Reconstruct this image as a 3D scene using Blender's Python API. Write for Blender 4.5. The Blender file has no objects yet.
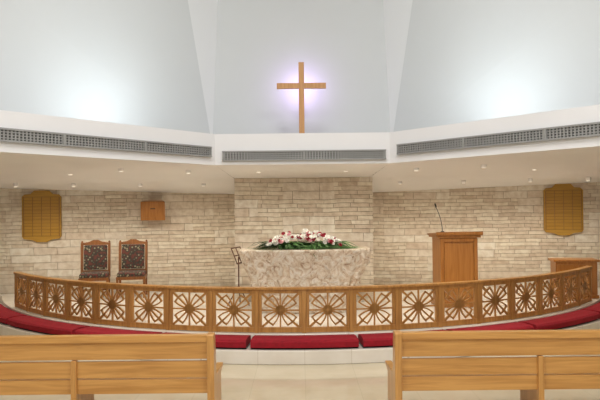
import bpy, math, random
from mathutils import Matrix, Vector
random.seed(7)
sc = bpy.context.scene
try:
    sc.view_settings.view_transform = 'Standard'
except Exception:
    pass

# ---------------------------------------------------------------- materials
def newmat(name):
    m = bpy.data.materials.new(name); m.use_nodes = True
    nt = m.node_tree
    b = nt.nodes['Principled BSDF']
    return m, nt, b
def N(nt, t, **kw):
    n = nt.nodes.new(t)
    for k, v in kw.items():
        setattr(n, k, v)
    return n
def ramp(nt, stops):
    r = N(nt, 'ShaderNodeValToRGB')
    e = r.color_ramp.elements
    while len(e) < len(stops): e.new(0.5)
    for i, (p, c) in enumerate(stops):
        e[i].position = p; e[i].color = (*c, 1)
    return r
def plain(name, col, rough=0.6, metal=0.0, var=0.06, scale=6, bump=0.0):
    m, nt, b = newmat(name)
    tc = N(nt, 'ShaderNodeTexCoord'); no = N(nt, 'ShaderNodeTexNoise')
    no.inputs['Scale'].default_value = scale; no.inputs['Detail'].default_value = 4
    nt.links.new(tc.outputs['Object'], no.inputs['Vector'])
    r = ramp(nt, [(0.3, tuple(c*(1-var) for c in col)), (0.7, tuple(min(1, c*(1+var)) for c in col))])
    nt.links.new(no.outputs['Fac'], r.inputs[0])
    nt.links.new(r.outputs[0], b.inputs['Base Color'])
    b.inputs['Roughness'].default_value = rough; b.inputs['Metallic'].default_value = metal
    if bump:
        bp = N(nt, 'ShaderNodeBump'); bp.inputs['Strength'].default_value = bump; bp.inputs['Distance'].default_value = 0.01
        nt.links.new(no.outputs['Fac'], bp.inputs['Height']); nt.links.new(bp.outputs[0], b.inputs['Normal'])
    return m
def wood(name, c1, c2, axis=0, rough=0.35):
    m, nt, b = newmat(name)
    tc = N(nt, 'ShaderNodeTexCoord'); mp = N(nt, 'ShaderNodeMapping')
    s = [16, 16, 16]; s[axis] = 1.0
    mp.inputs['Scale'].default_value = s
    no = N(nt, 'ShaderNodeTexNoise'); no.inputs['Scale'].default_value = 1.6; no.inputs['Detail'].default_value = 7
    no.inputs['Distortion'].default_value = 0.8
    nt.links.new(tc.outputs['Object'], mp.inputs[0]); nt.links.new(mp.outputs[0], no.inputs['Vector'])
    r = ramp(nt, [(0.32, c1), (0.66, c2)])
    nt.links.new(no.outputs['Fac'], r.inputs[0]); nt.links.new(r.outputs[0], b.inputs['Base Color'])
    b.inputs['Roughness'].default_value = rough
    return m
def stone(name):
    m, nt, b = newmat(name)
    uv = N(nt, 'ShaderNodeUVMap')
    nw = N(nt, 'ShaderNodeTexNoise'); nw.inputs['Scale'].default_value = 1.7
    mixv = N(nt, 'ShaderNodeVectorMath', operation='MULTIPLY_ADD')
    nt.links.new(uv.outputs[0], nw.inputs['Vector'])
    nt.links.new(nw.outputs['Color'], mixv.inputs[0]); mixv.inputs[1].default_value = (0.10, 0.05, 0)
    nt.links.new(uv.outputs[0], mixv.inputs[2])
    def brick(wd, rh, off, c1, c2, bias):
        br = N(nt, 'ShaderNodeTexBrick'); br.offset = off; br.squash = 1.7; br.squash_frequency = 3; br.offset_frequency = 2
        br.inputs['Scale'].default_value = 1; br.inputs['Brick Width'].default_value = wd
        br.inputs['Row Height'].default_value = rh; br.inputs['Mortar Size'].default_value = 0.005
        br.inputs['Mortar Smooth'].default_value = 0.9; br.inputs['Bias'].default_value = bias
        br.inputs['Color1'].default_value = (*c1, 1); br.inputs['Color2'].default_value = (*c2, 1)
        br.inputs['Mortar'].default_value = (0.56, 0.48, 0.37, 1)
        nt.links.new(mixv.outputs[0], br.inputs['Vector']); return br
    b1 = brick(0.33, 0.078, 0.37, (0.72, 0.605, 0.475), (0.93, 0.865, 0.73), 0.1)
    b2 = brick(0.47, 0.156, 0.61, (0.78, 0.67, 0.54), (0.95, 0.90, 0.79), 0.1)
    sel = N(nt, 'ShaderNodeTexBrick'); sel.offset = 0.5
    sel.inputs['Scale'].default_value = 1; sel.inputs['Brick Width'].default_value = 0.94; sel.inputs['Row Height'].default_value = 0.312
    sel.inputs['Mortar Size'].default_value = 0; sel.inputs['Color1'].default_value = (0,0,0,1); sel.inputs['Color2'].default_value = (1,1,1,1)
    nt.links.new(mixv.outputs[0], sel.inputs['Vector'])
    gt = N(nt, 'ShaderNodeMath', operation='GREATER_THAN'); gt.inputs[1].default_value = 0.62
    nt.links.new(sel.outputs['Color'], gt.inputs[0])
    mc = N(nt, 'ShaderNodeMixRGB'); nt.links.new(gt.outputs[0], mc.inputs[0]); nt.links.new(b1.outputs['Color'], mc.inputs[1]); nt.links.new(b2.outputs['Color'], mc.inputs[2])
    mf = N(nt, 'ShaderNodeMixRGB'); nt.links.new(gt.outputs[0], mf.inputs[0]); nt.links.new(b1.outputs['Fac'], mf.inputs[1]); nt.links.new(b2.outputs['Fac'], mf.inputs[2])
    n2 = N(nt, 'ShaderNodeTexNoise'); n2.inputs['Scale'].default_value = 8; n2.inputs['Detail'].default_value = 9
    nt.links.new(uv.outputs[0], n2.inputs['Vector'])
    r = ramp(nt, [(0.32, (0.79, 0.74, 0.68)), (0.62, (1, 1, 1))]); nt.links.new(n2.outputs['Fac'], r.inputs[0])
    mx = N(nt, 'ShaderNodeMixRGB', blend_type='MULTIPLY'); mx.inputs[0].default_value = 0.85
    nt.links.new(mc.outputs[0], mx.inputs[1]); nt.links.new(r.outputs[0], mx.inputs[2])
    nt.links.new(mx.outputs[0], b.inputs['Base Color']); b.inputs['Roughness'].default_value = 0.85
    ad = N(nt, 'ShaderNodeMath', operation='SUBTRACT'); nt.links.new(n2.outputs['Fac'], ad.inputs[0]); nt.links.new(mf.outputs[0], ad.inputs[1])
    bp = N(nt, 'ShaderNodeBump'); bp.inputs['Strength'].default_value = 0.8; bp.inputs['Distance'].default_value = 0.025
    nt.links.new(ad.outputs[0], bp.inputs['Height']); nt.links.new(bp.outputs[0], b.inputs['Normal'])
    return m
def tiles(name, c1, c2, mortar, size, rough=0.15):
    m, nt, b = newmat(name)
    tc = N(nt, 'ShaderNodeTexCoord'); br = N(nt, 'ShaderNodeTexBrick'); br.offset = 0
    br.inputs['Scale'].default_value = 1; br.inputs['Brick Width'].default_value = size; br.inputs['Row Height'].default_value = size
    br.inputs['Mortar Size'].default_value = 0.003
    br.inputs['Color1'].default_value = (*c1, 1); br.inputs['Color2'].default_value = (*c2, 1); br.inputs['Mortar'].default_value = (*mortar, 1)
    nt.links.new(tc.outputs['Object'], br.inputs['Vector'])
    no = N(nt, 'ShaderNodeTexNoise'); no.inputs['Scale'].default_value = 2.5; no.inputs['Detail'].default_value = 7
    nt.links.new(tc.outputs['Object'], no.inputs['Vector'])
    r = ramp(nt, [(0.35, (0.92, 0.90, 0.87)), (0.65, (1, 1, 1))]); nt.links.new(no.outputs['Fac'], r.inputs[0])
    mx = N(nt, 'ShaderNodeMixRGB', blend_type='MULTIPLY'); mx.inputs[0].default_value = 1
    nt.links.new(br.outputs['Color'], mx.inputs[1]); nt.links.new(r.outputs[0], mx.inputs[2])
    nt.links.new(mx.outputs[0], b.inputs['Base Color']); b.inputs['Roughness'].default_value = rough
    return m
def marble(name):
    m, nt, b = newmat(name)
    tc = N(nt, 'ShaderNodeTexCoord')
    no = N(nt, 'ShaderNodeTexNoise'); no.inputs['Scale'].default_value = 6; no.inputs['Detail'].default_value = 10; no.inputs['Distortion'].default_value = 2.2
    no.inputs['Roughness'].default_value = 0.65
    nt.links.new(tc.outputs['Object'], no.inputs['Vector'])
    r = ramp(nt, [(0.30, (0.30, 0.16, 0.09)), (0.40, (0.58, 0.43, 0.30)), (0.49, (0.74, 0.62, 0.48)), (0.60, (0.88, 0.82, 0.72)), (0.72, (0.54, 0.38, 0.26))])
    nt.links.new(no.outputs['Fac'], r.inputs[0]); nt.links.new(r.outputs[0], b.inputs['Base Color'])
    b.inputs['Roughness'].default_value = 0.4
    bp = N(nt, 'ShaderNodeBump'); bp.inputs['Strength'].default_value = 1.0; bp.inputs['Distance'].default_value = 0.06
    nt.links.new(no.outputs['Fac'], bp.inputs['Height']); nt.links.new(bp.outputs[0], b.inputs['Normal'])
    return m
def floral(name):
    m, nt, b = newmat(name)
    tc = N(nt, 'ShaderNodeTexCoord'); v = N(nt, 'ShaderNodeTexVoronoi'); v.inputs['Scale'].default_value = 17
    nt.links.new(tc.outputs['Object'], v.inputs['Vector'])
    r = ramp(nt, [(0.14, (0.48, 0.40, 0.26)), (0.28, (0.15, 0.14, 0.09)), (0.48, (0.035, 0.04, 0.035)), (0.75, (0.16, 0.05, 0.04))])
    nt.links.new(v.outputs['Distance'], r.inputs[0]); nt.links.new(r.outputs[0], b.inputs['Base Color'])
    b.inputs['Roughness'].default_value = 0.9
    return m
def emit(name, col, s):
    m, nt, b = newmat(name)
    b.inputs['Base Color'].default_value = (*col, 1)
    b.inputs['Emission Color'].default_value = (*col, 1); b.inputs['Emission Strength'].default_value = s
    return m

M_WHITE = plain('white_plaster', (0.80, 0.80, 0.81), 0.8, var=0.015, scale=1)
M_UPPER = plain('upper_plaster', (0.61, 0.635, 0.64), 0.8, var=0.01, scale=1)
M_PLEAT_LIT = plain('pleat_plaster_lit', (0.73, 0.75, 0.755), 0.8, var=0.01, scale=1)  # same plaster, made paler to paint in the light the pleats catch
M_SOFF = plain('soffit_plaster', (0.88, 0.88, 0.88), 0.8, var=0.015, scale=1)
M_STONE = stone('split_limestone')
M_FLOOR = tiles('floor_tiles', (0.67, 0.59, 0.43), (0.68, 0.60, 0.44), (0.59, 0.52, 0.38), 0.6, 0.07)
M_PLAT = tiles('platform_marble', (0.84, 0.79, 0.70), (0.88, 0.83, 0.75), (0.65, 0.58, 0.48), 0.6, 0.2)
M_RAIL = wood('rail_wood', (0.36, 0.165, 0.042), (0.54, 0.275, 0.078), 2)
M_PEW = wood('pew_wood', (0.48, 0.225, 0.055), (0.66, 0.345, 0.10), 0, 0.28)
M_PEWV = wood('pew_wood_vertical', (0.47, 0.22, 0.055), (0.64, 0.335, 0.10), 2, 0.28)
M_PUL = wood('pulpit_wood', (0.34, 0.13, 0.025), (0.46, 0.20, 0.048), 2)
M_CHW = wood('chair_wood', (0.22, 0.08, 0.02), (0.32, 0.125, 0.035), 2)
M_CROSS = wood('cross_wood', (0.46, 0.23, 0.08), (0.58, 0.31, 0.12), 2, 0.45)
M_BOARD = wood('hymn_board_wood', (0.46, 0.25, 0.03), (0.56, 0.32, 0.045), 0)
M_BOARD2 = wood('hymn_board_slat', (0.30, 0.145, 0.018), (0.37, 0.185, 0.025), 0)
M_DARK = wood('dark_walnut', (0.10, 0.035, 0.015), (0.18, 0.07, 0.03), 2)
M_RED = plain('red_velvet', (0.29, 0.004, 0.014), 0.95, var=0.15, scale=20)
M_BLACK = plain('black_metal', (0.02, 0.02, 0.02), 0.4)
M_VENT = plain('vent_aluminium', (0.32, 0.32, 0.31), 0.5, 0.2)
M_VSHADE = plain('vent_shade_backing', (0.06, 0.06, 0.06), 0.9)  # near-black backing plate, paints in the shade behind the slats
M_MARB = marble('carved_marble')
M_FLOR = floral('tapestry')
M_GREEN = plain('fern_green', (0.08, 0.19, 0.05), 0.6, var=0.5, scale=9)
M_FW = plain('white_petal', (0.88, 0.86, 0.80), 0.6)
M_FR = plain('crimson_petal', (0.35, 0.01, 0.03), 0.6)
M_FP = plain('pink_petal', (0.78, 0.42, 0.46), 0.6)
M_LAMP = emit('downlight_lens', (1.0, 0.9, 0.75), 1.6)

# ---------------------------------------------------------------- mesh builder
class B:
    def __init__(s): s.v = []; s.f = []; s.m = []; s.uv = []; s.sm = []
    def poly(s, pts, mat=0, uv=None, smooth=False):
        i = len(s.v); s.v += [tuple(p) for p in pts]
        s.f.append(list(range(i, i+len(pts)))); s.m.append(mat); s.sm.append(smooth)
        s.uv.append(uv if uv else [(0, 0)]*len(pts))
    def box(s, c, d, M=None, mat=0):
        i = len(s.v); x, y, z = [a/2 for a in d]
        for p in [(-x,-y,-z),(x,-y,-z),(x,y,-z),(-x,y,-z),(-x,-y,z),(x,-y,z),(x,y,z),(-x,y,z)]:
            q = Vector(p)+Vector(c)
            if M is not None: q = M @ q
            s.v.append(tuple(q))
        for f in [(0,3,2,1),(4,5,6,7),(0,1,5,4),(1,2,6,5),(2,3,7,6),(3,0,4,7)]:
            s.f.append([i+a for a in f]); s.m.append(mat); s.sm.append(False); s.uv.append([(0,0)]*4)
    def prism(s, pts, axis, a, b, mat=0, M=None):
        def mk(p, t):
            q = {0: (t, p[0], p[1]), 1: (p[0], t, p[1]), 2: (p[0], p[1], t)}[axis]
            q = Vector(q)
            return tuple(M @ q) if M is not None else tuple(q)
        i = len(s.v); n = len(pts)
        s.v += [mk(p, a) for p in pts] + [mk(p, b) for p in pts]
        fs = [list(range(i, i+n))[::-1], list(range(i+n, i+2*n))]
        for k in range(n): fs.append([i+k, i+(k+1) % n, i+n+(k+1) % n, i+n+k])
        for f in fs: s.f.append(f); s.m.append(mat); s.sm.append(False); s.uv.append([(0,0)]*len(f))
    def tube(s, path, r, n=8, mat=0, caps=True):
        path = [Vector(p) for p in path]; rings = []
        rr = r if isinstance(r, (list, tuple)) else [r]*len(path)
        for k, p in enumerate(path):
            d = (path[min(k+1, len(path)-1)]-path[max(k-1, 0)]).normalized()
            a = d.cross(Vector((0, 0, 1)))
            if a.length < 0.05: a = d.cross(Vector((1, 0, 0)))
            a.normalize(); b_ = d.cross(a)
            rings.append(len(s.v))
            for j in range(n):
                t = 2*math.pi*j/n
                s.v.append(tuple(p+rr[k]*(a*math.cos(t)+b_*math.sin(t))))
        for k in range(len(path)-1):
            for j in range(n):
                s.f.append([rings[k]+j, rings[k]+(j+1) % n, rings[k+1]+(j+1) % n, rings[k+1]+j]); s.m.append(mat); s.sm.append(True); s.uv.append([(0,0)]*4)
        if caps:
            for rg in (rings[0], rings[-1]):
                s.f.append([rg+j for j in range(n)]); s.m.append(mat); s.sm.append(False); s.uv.append([(0,0)]*n)
    def done(s, name, mats, parent=None, loc=(0,0,0), rotz=0, bevel=0, fixn=True):
        me = bpy.data.meshes.new(name); me.from_pydata(s.v, [], s.f)
        for m in mats: me.materials.append(m)
        ul = me.uv_layers.new(name='UVMap')
        for p, mi, uv, sm in zip(me.polygons, s.m, s.uv, s.sm):
            p.material_index = mi; p.use_smooth = sm
            for li, u in zip(p.loop_indices, uv): ul.data[li].uv = u
        if fixn:
            import bmesh
            bm = bmesh.new(); bm.from_mesh(me); bmesh.ops.recalc_face_normals(bm, faces=bm.faces); bm.to_mesh(me); bm.free()
        ob = bpy.data.objects.new(name, me); sc.collection.objects.link(ob)
        ob.location = loc; ob.rotation_euler = (0, 0, rotz)
        if parent: ob.parent = parent
        if bevel:
            md = ob.modifiers.new('bevel', 'BEVEL'); md.width = bevel; md.segments = 2; md.limit_method = 'ANGLE'
        return ob
def empty(name, loc=(0,0,0), rotz=0):
    e = bpy.data.objects.new(name, None); e.location = loc; e.rotation_euler = (0,0,rotz); sc.collection.objects.link(e); return e

def wallquad(b, p0, p1, z0a, z1a, z0b, z1b, th=0.12, mat=0, back=None, u0=0.0):
    """vertical wall slab from p0 to p1 (xy), thickness away from the room"""
    a = Vector((p0[0], p0[1], 0)); c = Vector((p1[0], p1[1], 0)); L = (c-a).length
    d = (c-a).normalized(); n = Vector((-d.y, d.x, 0))*th
    if back is not None and n.dot(Vector((back[0], back[1], 0))) < 0: n = -n
    A0 = a+Vector((0,0,z0a)); A1 = a+Vector((0,0,z1a)); C0 = c+Vector((0,0,z0b)); C1 = c+Vector((0,0,z1b))
    uvs = [(u0,z0a),(u0+L,z0b),(u0+L,z1b),(u0,z1a)]
    b.poly([A0, C0, C1, A1], mat, uvs)
    b.poly([A0+n, C0+n, C1+n, A1+n], mat, uvs)
    for q in ([A0,A0+n,A1+n,A1],[C0,C0+n,C1+n,C1]):
        b.poly(q, mat, [(0,q[0].z),(th,q[0].z),(th,q[2].z),(0,q[2].z)])
    b.poly([A1,C1,C1+n,A1+n], mat); b.poly([A0,C0,C0+n,A0+n], mat)

# ---------------------------------------------------------------- room shell
XW = 8.0; YB = -4.0; ZC = 8.0
b = B(); b.box((0, 5, -0.1), (2*XW+0.4, 19, 0.2)); b.done('floor', [M_FLOOR])
b = B(); b.box((0, 4, ZC+0.1), (2*XW+0.4, 17, 0.2)); b.done('ceiling', [M_WHITE])
b = B(); b.box((-XW-0.1, 4.6, 4), (0.2, 17.4, 8)); b.done('wall_left', [M_WHITE])
b = B(); b.box((XW+0.1, 4.6, 4), (0.2, 17.4, 8)); b.done('wall_right', [M_WHITE])
b = B(); b.box((0, YB-0.1, 4), (2*XW, 0.2, 8)); b.done('wall_rear', [M_WHITE])

# stone walls beneath the gallery
zi, zo = 2.33, 2.53
for sgn, nm in ((-1, 'wall_stone_left'), (1, 'wall_stone_right')):
    b = B()
    wallquad(b, (sgn*1.0, 13.35), (sgn*XW, 12.2), 0, zi+0.05, 0, zo+0.05, back=(0, 1), u0=3.3+sgn)
    b.done(nm, [M_STONE])
b = B()
wallquad(b, (-1.24, 11.0), (1.29, 11.0), 0.0, 2.60, 0.0, 2.60, back=(0, 1))
wallquad(b, (-1.24, 11.121), (-1.24, 13.4), 0.0, 2.60, 0.0, 2.60, back=(1, 0))
wallquad(b, (1.29, 11.121), (1.29, 13.4), 0.0, 2.60, 0.0, 2.60, back=(-1, 0))
b.done('wall_stone_center', [M_STONE])

# gallery bulkhead (three visible facets), soffit and ledge
FZ0, FZ1 = 2.62, 3.06
F = [(-8.0, 0.72), (-1.24, 8.5), (1.24, 8.5), (8.0, 0.72)]
b = B()
for k in range(3):
    p, q = F[k], F[k+1]
    b.poly([(p[0],p[1],FZ0),(q[0],q[1],FZ0),(q[0],q[1],FZ1),(p[0],p[1],FZ1)])
b.poly([(F[0][0],F[0][1],FZ1),(F[1][0],F[1][1],FZ1),(F[2][0],F[2][1],FZ1),(F[3][0],F[3][1],FZ1),(8,4.5,FZ1),(1.6,10.6,FZ1),(-1.6,10.6,FZ1),(-8,4.5,FZ1)])
b.done('wall_bulkhead', [M_WHITE], fixn=False)
b = B()
b.poly([(-1.24,8.5,FZ0),(1.24,8.5,FZ0),(1.24,11.2,2.55),(-1.24,11.2,2.55)])
for s in (-1, 1):
    b.poly([(s*1.24,8.5,FZ0),(s*1.24,11.0,2.55),(s*4.6,11.4,2.50),(s*4.6,4.63,FZ0)])
    b.poly([(s*4.6,4.63,FZ0),(s*4.6,11.4,2.50),(s*8,11.4,2.54),(s*8,0.72,FZ0)])
    b.poly([(s*1.24,11.0,2.55),(s*1.24,13.4,zi-0.02),(s*8,12.3,zo),(s*8,11.4,2.54),(s*4.6,11.4,2.50)])
b.done('ceiling_soffit', [M_SOFF], fixn=False)

# upper folded walls
b = B()
Zt = 8.0
cb, ct, ob_ = 1.49, 1.27, 2.15
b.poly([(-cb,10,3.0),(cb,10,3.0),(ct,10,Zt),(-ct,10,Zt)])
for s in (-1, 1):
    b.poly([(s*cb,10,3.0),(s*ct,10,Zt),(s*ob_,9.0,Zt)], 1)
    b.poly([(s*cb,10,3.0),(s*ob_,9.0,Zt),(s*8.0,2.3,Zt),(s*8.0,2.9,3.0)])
b.done('wall_upper', [M_UPPER, M_PLEAT_LIT], fixn=False)

# air vents
def vent(name, p, q, zc, h):
    p = Vector((*p, 0)); q = Vector((*q, 0)); L = (q-p).length; d = (q-p).normalized()
    ang = math.atan2(d.y, d.x); mid = (p+q)/2
    b = B()
    b.box((0, 0.005, 0), (L, 0.012, h), mat=1)
    b.box((0, -0.012, h/2), (L+0.03, 0.03, 0.02)); b.box((0, -0.012, -h/2), (L+0.03, 0.03, 0.02))
    b.box((-L/2, -0.012, 0), (0.02, 0.03, h)); b.box((L/2, -0.012, 0), (0.02, 0.03, h))
    n = int(L/0.04)
    for i in range(n):
        b.box((-L/2+(i+0.5)*L/n, -0.008, 0), (0.018, 0.016, h))
    for z in (-h/4, 0, h/4): b.box((0, -0.014, z), (L, 0.008, 0.012))
    m = max(1, round(L/1.1))
    for i in range(1, m): b.box((-L/2+i*L/m, -0.014, 0), (0.03, 0.03, h))
    b.done(name, [M_VENT, M_VSHADE], loc=(mid.x, mid.y, zc), rotz=ang)
dl = Vector((6.76, -7.78)).normalized()
nrm = Vector((-7.78, -6.76)).normalized()
for s in (-1, 1):
    a = Vector((1.24, 8.5))+dl*(0.10 if s < 0 else 0.17); c = Vector((1.24, 8.5))+dl*5.5
    nn = nrm*0.012
    a += nn; c += nn
    if s > 0: vent('air_vent', (a.x, a.y), (c.x, c.y), 2.80, 0.125)
    else: vent('air_vent', (-c.x, c.y), (-a.x, a.y), 2.80, 0.125)
vent('air_vent', (-1.12, 8.488), (1.17, 8.488), 2.745, 0.12)

# recessed downlights
pts = [(-1.75,9.2),(-2.6,8.6),(-3.6,9.3),(-4.8,9.6),(-1.9,11.6),(-3.1,11.5),(-4.3,11.3),(-5.3,11.1),
       (1.75,9.2),(2.6,8.6),(3.6,9.3),(4.8,9.6),(1.9,11.6),(3.1,11.5),(4.3,11.3),(5.3,11.1),(-0.7,9.6),(0.7,9.6)]
def soffz(x, y):
    if abs(x) < 1.24: return FZ0-(y-8.5)/2.7*0.07
    if y < 11.05: return 2.535 if y > 10 else 2.565
    return 2.46
b = B()
for (x, y) in pts:
    z = soffz(x, y) - 0.012
    b.tube([(x,y,z+0.10),(x,y,z)], 0.042, 16, 0); b.tube([(x,y,z+0.001),(x,y,z-0.004)], 0.028, 16, 1)
b.done('recessed_downlights', [M_SOFF, M_LAMP])
def light(name, typ, loc, energy, col, rot=None, target=None, **kw):
    l = bpy.data.lights.new(name, typ); l.energy = energy; l.color = col
    for k, v in kw.items(): setattr(l, k, v)
    o = bpy.data.objects.new(name, l); o.location = loc; sc.collection.objects.link(o)
    if target is not None:
        o.rotation_euler = (Vector(target)-Vector(loc)).to_track_quat('-Z', 'Y').to_euler()
    return o
for i, (x, y) in enumerate(pts):
    z = soffz(x, y)-0.05
    ty = y+0.5 if y > 11 or abs(x) < 1 else y
    light('downlight_lamp', 'SPOT', (x, y, z), 41, (1.0, 0.90, 0.76), target=(x, ty, 0), spot_size=math.radians(140), spot_blend=0.8, shadow_soft_size=0.04)

# unseen fill lights added below the nave ceiling for general room light
for (x, y) in ((-3.5, 1), (3.5, 1), (0, 4.5), (0, -2)):
    light('ceiling_fill', 'AREA', (x, y, 7.9), 178, (1.0, 0.985, 0.97), target=(x, y, 0), shape='SQUARE', size=1.6)
# cove uplights on ledge
for s in (-1, 1):
    light('cove_uplight', 'SPOT', (s*2.10, 7.75, 3.14), 52, (0.86, 0.95, 1.0), target=(s*2.95, 8.4, 4.0), spot_size=math.radians(150), spot_blend=1.0, shadow_soft_size=0.2)
    light('cove_uplight', 'SPOT', (s*4.9, 4.9, 3.14), 36, (0.86, 0.95, 1.0), target=(s*5.7, 5.5, 3.95), spot_size=math.radians(150), spot_blend=1.0, shadow_soft_size=0.2)
w = bpy.data.worlds.new('world'); sc.world = w; w.use_nodes = True
w.node_tree.nodes['Background'].inputs[0].default_value = (1, 1, 1, 1); w.node_tree.nodes['Background'].inputs[1].default_value = 0.15

# ---------------------------------------------------------------- platform, step
CY, R = 14.69, 6.49
def disc(name, rad, z0, z1, mat, bev=0.012):
    pts2 = []
    th = 66
    for i in range(0, 97):
        t = math.radians(-th+2*th*i/96)
        pts2.append((rad*math.sin(t), CY-rad*math.cos(t)))
    pts2 += [(6.3, 12.3), (1.3, 13.1), (1.3, 10.99), (-1.25, 10.99), (-1.25, 13.1), (-6.3, 12.3)]
    b = B(); b.prism(pts2, 2, z0, z1); return b.done(name, [mat], bevel=bev)
disc('chancel_step', 7.02, 0.0, 0.18, M_PLAT)
disc('chancel_platform', 6.58, 0.18, 0.30, M_PLAT)

# kneeler cushions
def kneeler(t0, t1):
    b = B(); n = 10; r0, r1 = 6.62, 6.98
    for (ra, rb, za, zb, mt) in ((r0+0.03, r1-0.03, 0.181, 0.205, 1), (r0, r1, 0.205, 0.305, 0)):
        prof = [(ra, za), (rb, za), (rb+0.0, zb-0.03), (rb-0.03, zb-0.005), ((ra+rb)/2, zb+0.008*(1-mt)), (ra+0.03, zb-0.005), (ra, zb-0.03)]
        i0 = len(b.v)
        for k in range(n+1):
            t = t0+(t1-t0)*k/n
            for (r, z) in prof: b.v.append((r*math.sin(t), CY-r*math.cos(t), z))
        m = len(prof)
        for k in range(n):
            for j in range(m):
                b.f.append([i0+k*m+j, i0+k*m+(j+1) % m, i0+(k+1)*m+(j+1) % m, i0+(k+1)*m+j]); b.m.append(mt); b.sm.append(False); b.uv.append([(0,0)]*4)
        for k in (0, n):
            b.f.append([i0+k*m+j for j in range(m)]); b.m.append(mt); b.sm.append(False); b.uv.append([(0,0)]*m)
    b.done('kneeler_cushion', [M_RED, M_BLACK], bevel=0.01)
edges = [-57, -42.5, -28, -17, -6, 6, 17, 28, 42.5, 57]
for i in range(9):
    kneeler(math.radians(edges[i]+0.25), math.radians(edges[i+1]-0.25))

# ---------------------------------------------------------------- altar rail
rail = empty('altar_rail')
Z0, Z1 = 0.301, 0.92
TH = math.radians(51.5); NP = 18
b = B(); bp = B()
def P(i):
    t = -TH+2*TH*i/NP
    return Vector((R*math.sin(t), CY-R*math.cos(t), 0)), t
for i in range(NP+1):
    p, t = P(i)
    M = Matrix.Translation(p) @ Matrix.Rotation(t, 4, 'Z')
    b.box((0, 0, (Z0+Z1)/2-0.01), (0.06, 0.055, Z1-Z0-0.02), M)
    if i < NP:
        q, t2 = P(i+1); mid = (p+q)/2; L = (q-p).length
        M = Matrix.Translation(mid) @ Matrix.Rotation((t+t2)/2, 4, 'Z')
        b.box((0, 0, Z1-0.015), (L+0.008, 0.10, 0.032), M)
        b.box((0, 0, Z1-0.058), (L, 0.045, 0.05), M)
        b.box((0, 0, Z0+0.040), (L, 0.045, 0.07), M)
        hw = L/2-0.03; zlo = Z0+0.075; zhi = Z1-0.083
        zc = (zlo+zhi)/2; hh = (zhi-zlo)/2
        for s in (-1, 1): b.box((s*(hw-0.02), 0, zc), (0.04, 0.035, 2*hh), M)
        hx = hw-0.04; hz = hh
        def seg(a, c, wd=0.018):
            dx, dz = c[0]-a[0], c[1]-a[1]; l = math.hypot(dx, dz); an = math.atan2(dz, dx)
            M2 = M @ Matrix.Translation(((a[0]+c[0])/2, 0, zc+(a[1]+c[1])/2)) @ Matrix.Rotation(-an, 4, 'Y')
            bp.box((0, 0, 0), (l+wd*0.4, 0.024, wd), M2)
        def arc(cx, cz, rx, rz, a0, a1, n=9, wd=0.018):
            pr = None
            for k in range(n+1):
                a = a0+(a1-a0)*k/n; c = (cx+rx*math.cos(a), cz+rz*math.sin(a))
                if pr: seg(pr, c, wd)
                pr = c
        # outlined oval wheel, eight flared spokes, centre boss, corner ties
        arc(0, 0, 0.050, 0.050, 0, 2*math.pi, 12, 0.040)
        bp.prism([(0.045*math.cos(k*math.pi/6), zc+0.045*math.sin(k*math.pi/6)) for k in range(12)], 1, -0.012, 0.012, 0, M)
        ex, ez = hx*0.93, hz*0.95
        for q_ in range(4):
            # rim broken at each axis so cross arms run out to the frame
            arc(0, 0, ex, ez, q_*math.pi/2+0.42, (q_+1)*math.pi/2-0.42, 6, 0.022)
        for (dx, dz) in ((1, 0), (-1, 0), (0, 1), (0, -1)):
            seg((dx*0.05, dz*0.05), (dx*hx, dz*hz), 0.020)
            for sg in (-1, 1):
                pr = None
                for k in range(7):
                    u = k/6; off = 0.014+0.085*u**2.0
                    al = 0.055+(1.0-0.055)*u
                    if dx: c = (dx*al*ex*(1-0.06*u), sg*off)
                    else: c = (sg*off*1.1, dz*al*ez*(1-0.06*u))
                    if pr: seg(pr, c, 0.019)
                    pr = c
        for sx in (-1, 1):
            for sz in (-1, 1):
                seg((0.03*sx, 0.03*sz), (sx*ex*0.70, sz*ez*0.70), 0.022)
                seg((sx*ex*0.70, sz*ez*0.70), (sx*hx, sz*hz), 0.030)
b.done('rail_frame', [M_RAIL], rail, bevel=0.004)
bp.done('rail_fretwork', [M_RAIL], rail)

# ---------------------------------------------------------------- altar
from mathutils import noise
b = B()
nz, na = 40, 220
def altar_pt(a, u):
    w_ = 0.76+0.31*(u**1.15); d_ = 0.34+0.18*(u**1.2)
    e = 0.62
    ca, sa = math.cos(a), math.sin(a)
    nn = noise.noise(Vector((ca*5, sa*5, u*3.0)))
    n3 = noise.noise(Vector((ca*16, sa*16, u*11.0)))
    k = 1+0.035*abs(math.sin(a*9+math.sin(u*4)*0.5))*(1-0.3*u) + 0.05*nn + 0.035*n3
    if u > 0.975: k = 1.0+0.04*nn+0.015*n3
    return (w_*k*math.copysign(abs(ca)**e, ca), d_*k*math.copysign(abs(sa)**e, sa), 0.0+u*1.03)
for k in range(nz+1):
    for j in range(na): b.v.append(altar_pt(2*math.pi*j/na, k/nz))
for k in range(nz):
    for j in range(na):
        b.f.append([k*na+j, k*na+(j+1) % na, (k+1)*na+(j+1) % na, (k+1)*na+j]); b.m.append(0); b.sm.append(True); b.uv.append([(0,0)]*4)
b.f.append(list(range(nz*na, (nz+1)*na))); b.m.append(0); b.sm.append(False); b.uv.append([(0,0)]*na)
b.f.append(list(range(na))[::-1]); b.m.append(0); b.sm.append(False); b.uv.append([(0,0)]*na)
b.done('altar', [M_MARB], loc=(0.03, 10.0, 0.302))

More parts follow.
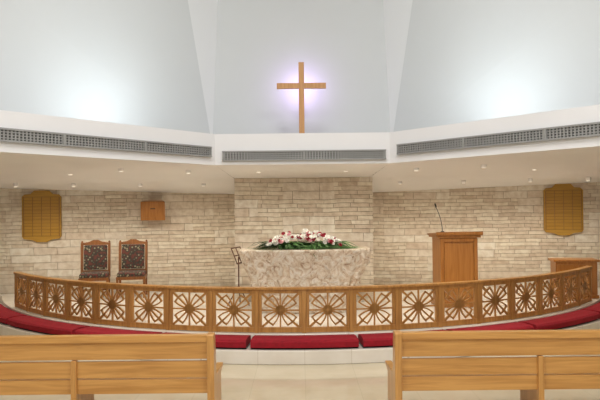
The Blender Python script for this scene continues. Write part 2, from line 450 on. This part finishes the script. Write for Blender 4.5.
# ---------------------------------------------------------------- flowers
fa = empty('flower_arrangement', (0.02, 9.78, 1.336))
b = B()
b.prism([(0.42*math.cos(t*math.pi/8), 0.10*math.sin(t*math.pi/8)) for t in range(16)], 2, 0.0, 0.06)
b.done('foam_tray', [M_GREEN], fa)
b = B()
for i in range(420):
    a = random.uniform(0, 2*math.pi); l = random.uniform(0.22, 0.52)
    ox = random.uniform(-0.50, 0.50); oy = random.uniform(-0.06, 0.06)
    dx, dy = math.cos(a)*1.0+ox*1.2, math.sin(a)*0.45
    n_ = math.hypot(dx, dy)+1e-6; dx /= n_; dy /= n_
    up = random.uniform(0.0, 0.8); pts3 = []
    l *= (0.6 if abs(dy) > 0.6 else 1)
    for k in range(5):
        u = k/4; pts3.append(Vector((ox+dx*l*u, oy+dy*l*u, 0.05+l*(up*u-(up*0.5+0.42)*u*u))))
    for p_ in pts3:
        if p_.z < 0.012 and p_.y > -0.28: p_.z = 0.012
    side = Vector((-dy, dx, 0.3)).normalized()
    wd = random.uniform(0.008, 0.022)
    for k in range(4):
        w1 = wd*math.sin(math.pi*(k/4*0.85+0.12)); w2 = wd*math.sin(math.pi*((k+1)/4*0.85+0.12))
        b.poly([pts3[k]-side*w1, pts3[k]+side*w1, pts3[k+1]+side*w2, pts3[k+1]-side*w2])
b.done('foliage', [M_GREEN], fa, fixn=False)
b = B()
for i in range(140):
    t = random.uniform(-1, 1); x = t*0.60; y = random.uniform(-0.17, 0.12)
    z = 0.08+0.21*(1-t*t)*random.uniform(0.25, 1.0)+0.03*random.random() - max(0, -y-0.08)*0.6
    mt = random.choices([0, 1, 2], [6.5, 3.0, 0.8])[0]; r = random.uniform(0.028, 0.050)
    c = Vector((x, y, z)); nrm_ = Vector((x*0.8, -0.8+random.uniform(-.4,.3), 0.7)).normalized()
    q = nrm_.to_track_quat('Z', 'Y')
    for layer, (rr, h, npet) in enumerate(((1.0, 0.1, 7), (0.7, 0.4, 6), (0.35, 0.6, 4))):
        for j in range(npet):
            a = 2*math.pi*j/npet+layer*0.4; da = math.pi/npet*1.1
            P0 = Vector((0, 0, 0)); P1 = Vector((math.cos(a-da)*r*rr*0.75, math.sin(a-da)*r*rr*0.75, r*h))
            P2 = Vector((math.cos(a)*r*rr, math.sin(a)*r*rr, r*h*1.3)); P3 = Vector((math.cos(a+da)*r*rr*0.75, math.sin(a+da)*r*rr*0.75, r*h))
            b.poly([c+q@P0, c+q@P1, c+q@P2, c+q@P3], mt)
b.done('blooms', [M_FW, M_FR, M_FP], fa, fixn=False)

# ---------------------------------------------------------------- pulpit
pu = empty('pulpit', (2.61, 10.35, 0.302), math.radians(4))
b = B()
b.box((0, 0, 0.04), (0.70, 0.52, 0.08)); b.box((0, 0, 0.62), (0.64, 0.46, 1.10))
b.box((0, -0.235, 0.62), (0.50, 0.02, 0.92), mat=0)
for s in (-1, 1): b.box((s*0.29, -0.236, 0.62), (0.06, 0.03, 1.08))
b.box((0, -0.236, 1.13), (0.52, 0.03, 0.06)); b.box((0, -0.236, 0.11), (0.52, 0.03, 0.06))
b.done('body', [M_PUL], pu, bevel=0.006)
b = B()
b.box((0, 0, 1.185), (0.74, 0.54, 0.035))
b.prism([(-0.29, 1.205), (0.27, 1.205), (0.27, 1.225), (-0.29, 1.262)], 0, -0.40, 0.40)
b.box((0, -0.285, 1.245), (0.80, 0.03, 0.05))
b.done('reading_top', [M_PUL], pu, bevel=0.005)
b = B()
path = []
for k in range(11):
    u = k/10; path.append((-0.16-0.10*u**2, 0.0+0.02*u, 0.0+0.43*u))
b.tube([(-0.16,0,0),(-0.16,0,0.02)], 0.03, 12); b.tube(path, 0.006, 6)
e_ = Vector(path[-1]); b.tube([e_, e_+Vector((-0.008, 0, 0.03)), e_+Vector((-0.02, 0, 0.07))], [0.010, 0.016, 0.012], 8)
b.done('gooseneck_microphone', [M_BLACK], loc=(2.57, 10.35, 1.552))

# ---------------------------------------------------------------- chairs
def chair(x, y, rz):
    e = empty('upholstered_chair', (x, y, 0.302), rz)
    b = B()
    for s in (-1, 1):
        b.box((s*0.25, -0.23, 0.20), (0.045, 0.045, 0.40)); b.box((s*0.25, 0.22, 0.20), (0.045, 0.045, 0.40))
        b.prism([(0.20, 0.38), (0.245, 0.38), (0.33, 1.05), (0.27, 1.05)], 0, s*0.255-0.024, s*0.255+0.024)
        b.box((s*0.25, 0, 0.16), (0.025, 0.42, 0.03))
        b.tube([(s*0.255, 0.31, 1.05), (s*0.255, 0.312, 1.07), (s*0.255, 0.313, 1.09)], [0.018, 0.022, 0.008], 8)
    b.box((0, 0, 0.385), (0.54, 0.50, 0.06)); b.box((0, -0.0, 0.16), (0.48, 0.025, 0.03))
    Mb = Matrix.Translation((0, 0.225, 0.40)) @ Matrix.Rotation(math.radians(-7.3), 4, 'X')
    b.prism([(-0.24, 0.61), (0.24, 0.61), (0.24, 0.655), (0.12, 0.675), (0.05, 0.71), (-0.05, 0.71), (-0.12, 0.675), (-0.24, 0.655)], 1, -0.03, 0.018, 0, Mb)
    b.box((0, 0, 0.10), (0.47, 0.036, 0.04), Mb)
    b.done('frame', [M_CHW], e, bevel=0.005)
    b = B()
    b.box((0, -0.01, 0.45), (0.52, 0.49, 0.09)); b.done('seat_cushion', [M_FLOR], e, bevel=0.03)
    b = B()
    b.box((0, -0.015, 0.365), (0.44, 0.07, 0.48), Mb); b.done('back_cushion', [M_FLOR], e, bevel=0.02)
chair(-4.02, 11.6, math.radians(14)); chair(-3.34, 11.75, math.radians(10))

# ---------------------------------------------------------------- hymn boards, speaker, stand, console
ang = math.atan2(13.35-12.2, 7.0)
def wally(x): return 13.35-(abs(x)-1.0)*(13.35-12.2)/7.0
def hymn(x, zb, s):
    e = empty('hymn_board', (x, wally(x)-0.008, zb), s*-ang)
    b = B(); w_ = 0.39; h = 1.07
    b.prism([(-0.10, -0.02), (0.10, -0.02), (0.20, 0.03), (w_-0.03, 0.05), (w_, 0.10), (w_, h-0.14), (w_-0.05, h-0.09), (0.22, h-0.08), (0.15, h-0.01), (-0.15, h-0.01), (-0.22, h-0.08), (-w_+0.05, h-0.09), (-w_, h-0.14), (-w_, 0.10), (-w_+0.03, 0.05), (-0.20, 0.03)], 1, -0.05, 0.0)
    b.done('backboard', [M_BOARD], e, bevel=0.006)
    b = B()
    for k in range(13): b.box((0, -0.055, 0.11+k*0.068), (0.70, 0.012, 0.010))
    for sx in (-1, 1): b.box((sx*0.355, -0.057, 0.51), (0.02, 0.016, 0.84))
    for sx in (-0.5, 0, 0.5): b.box((sx*0.355, -0.054, 0.51), (0.010, 0.012, 0.82))
    b.done('slats', [M_BOARD2], e)
hymn(-5.46, 1.36, -1); hymn(5.48, 1.385, 1)

sp = empty('wall_speaker', (-3.20, wally(3.2)-0.005, 1.98), ang)
b = B()
b.box((0, -0.01, 0), (0.12, 0.02, 0.16), mat=1); b.box((0, -0.06, 0), (0.04, 0.10, 0.04), mat=1)
Mt = Matrix.Translation((0, -0.22, 0)) @ Matrix.Rotation(math.radians(6), 4, 'X')
b.prism([(-0.25, -0.12), (0.25, -0.12), (0.20, 0.12), (-0.20, 0.12)], 2, -0.20, 0.20, 0, Mt)
b.box((0, -0.128, 0.02), (0.44, 0.012, 0.30), Mt, 0)
b.box((0, -0.137, 0.05), (0.10, 0.006, 0.02), Mt, 1)
b.done('cabinet', [M_PUL, M_BLACK, M_RAIL], sp, bevel=0.006)

st = empty('folding_music_stand', (-1.13, 10.55, 0.302))
b = B()
b.tube([(0,0,0.25),(0,0,0.85)], 0.012, 8)
for a in (90, 210, 330):
    ca, sa = math.cos(math.radians(a)), math.sin(math.radians(a)); b.tube([(0,0,0.35),(0.22*ca,0.22*sa,0.012)], 0.010, 6)
Ms = Matrix.Translation((0,0,0.88)) @ Matrix.Rotation(math.radians(74), 4, 'Z') @ Matrix.Rotation(math.radians(-22), 4, 'X')
for dx in (-0.2, 0, 0.2): b.box((dx,0,0), (0.02,0.012,0.30), Ms)
for dz in (-0.14, 0, 0.14): b.box((0,0,dz), (0.42,0.014,0.02), Ms)
b.box((0,-0.03,-0.15), (0.42,0.06,0.012), Ms)
b.done('stand', [M_DARK], st)

co = empty('console_table', (5.02, 11.15, 0.302), math.radians(-8))
b = B()
b.box((0,0,0.68), (0.80,0.42,0.04)); b.box((0,0,0.36), (0.72,0.36,0.60)); b.box((0,0,0.03),(0.76,0.40,0.06))
for s in (-1,1):
    b.box((s*0.18,-0.185,0.36),(0.30,0.02,0.50)); b.tube([(s*0.05,-0.20,0.40),(s*0.05,-0.225,0.40)],0.012,8)
b.done('cabinet', [M_PUL], co, bevel=0.005)

# ---------------------------------------------------------------- cross
cr = empty('wooden_cross', (0.0, 9.3, 3.061))
b = B()
b.box((0, 0, 0.60), (0.085, 0.06, 1.20)); b.box((-0.2125, 0, 0.835), (0.34, 0.06, 0.085)); b.box((0.2125, 0, 0.835), (0.34, 0.06, 0.085))
b.box((0, 0, 0.02), (0.30, 0.22, 0.04))
b.done('cross_beams', [M_CROSS], cr, bevel=0.004)
light('cross_backlight', 'AREA', (0.0, 9.62, 3.98), 3.2, (0.70, 0.48, 1.0), target=(0, 10, 3.99), shape='RECTANGLE', size=0.25, size_y=0.25)

# ---------------------------------------------------------------- pews
def pew(x0, x1, y, end, posts):
    e = empty('church_pew', ((x0+x1)/2, y, 0)); L = x1-x0
    b = B()
    def bd(z0, z1, y0, y1, mat=0, tilt=0): b.box((0, (y0+y1)/2, (z0+z1)/2), (L-0.04, y1-y0, z1-z0), mat=mat)
    bd(0.80, 0.865, -0.035, 0.045); bd(0.645, 0.80, -0.012, 0.025)
    bd(0.475, 0.625, 0.005, 0.035); bd(0.33, 0.46, 0.01, 0.04)
    bd(0.39, 0.43, 0.04, 0.50); bd(0.30, 0.39, 0.44, 0.47)
    b.done('boards', [M_PEW], e, bevel=0.006)
    b = B()
    for s in (-1, 1):
        xc = s*(L/2-0.02)
        b.prism([(-0.06, 0), (0.50, 0), (0.50, 0.06), (0.44, 0.10), (0.44, 0.40), (0.60, 0.43), (0.60, 0.46), (0.12, 0.48), (0.055, 0.86), (0.04, 0.875), (-0.045, 0.875), (-0.055, 0.86), (-0.03, 0.10), (-0.06, 0.06)], 0, xc-0.032, xc+0.032)
    for p in posts:
        xp = p-(x0+x1)/2
        b.box((xp, 0.0, 0.32), (0.05, 0.05, 0.64)); b.box((xp, 0.24, 0.20), (0.045, 0.44, 0.38))
    b.done('ends_and_posts', [M_PEWV], e, bevel=0.006)
pew(-5.2, -0.84, 5.45, 1, [-2.1, -3.5]); pew(0.81, 5.2, 5.45, -1, [2.12, 3.5])

# ---------------------------------------------------------------- camera
cam = bpy.data.cameras.new('camera'); cam.sensor_width = 36; cam.lens = 36
co_ = bpy.data.objects.new('camera', cam); sc.collection.objects.link(co_)
Mx = Matrix.Translation((-0.04, 0, 2.0)) @ Matrix.Rotation(math.radians(90.76), 4, 'X') @ Matrix.Rotation(math.radians(-0.6), 4, 'Z')
co_.matrix_world = Mx
sc.camera = co_
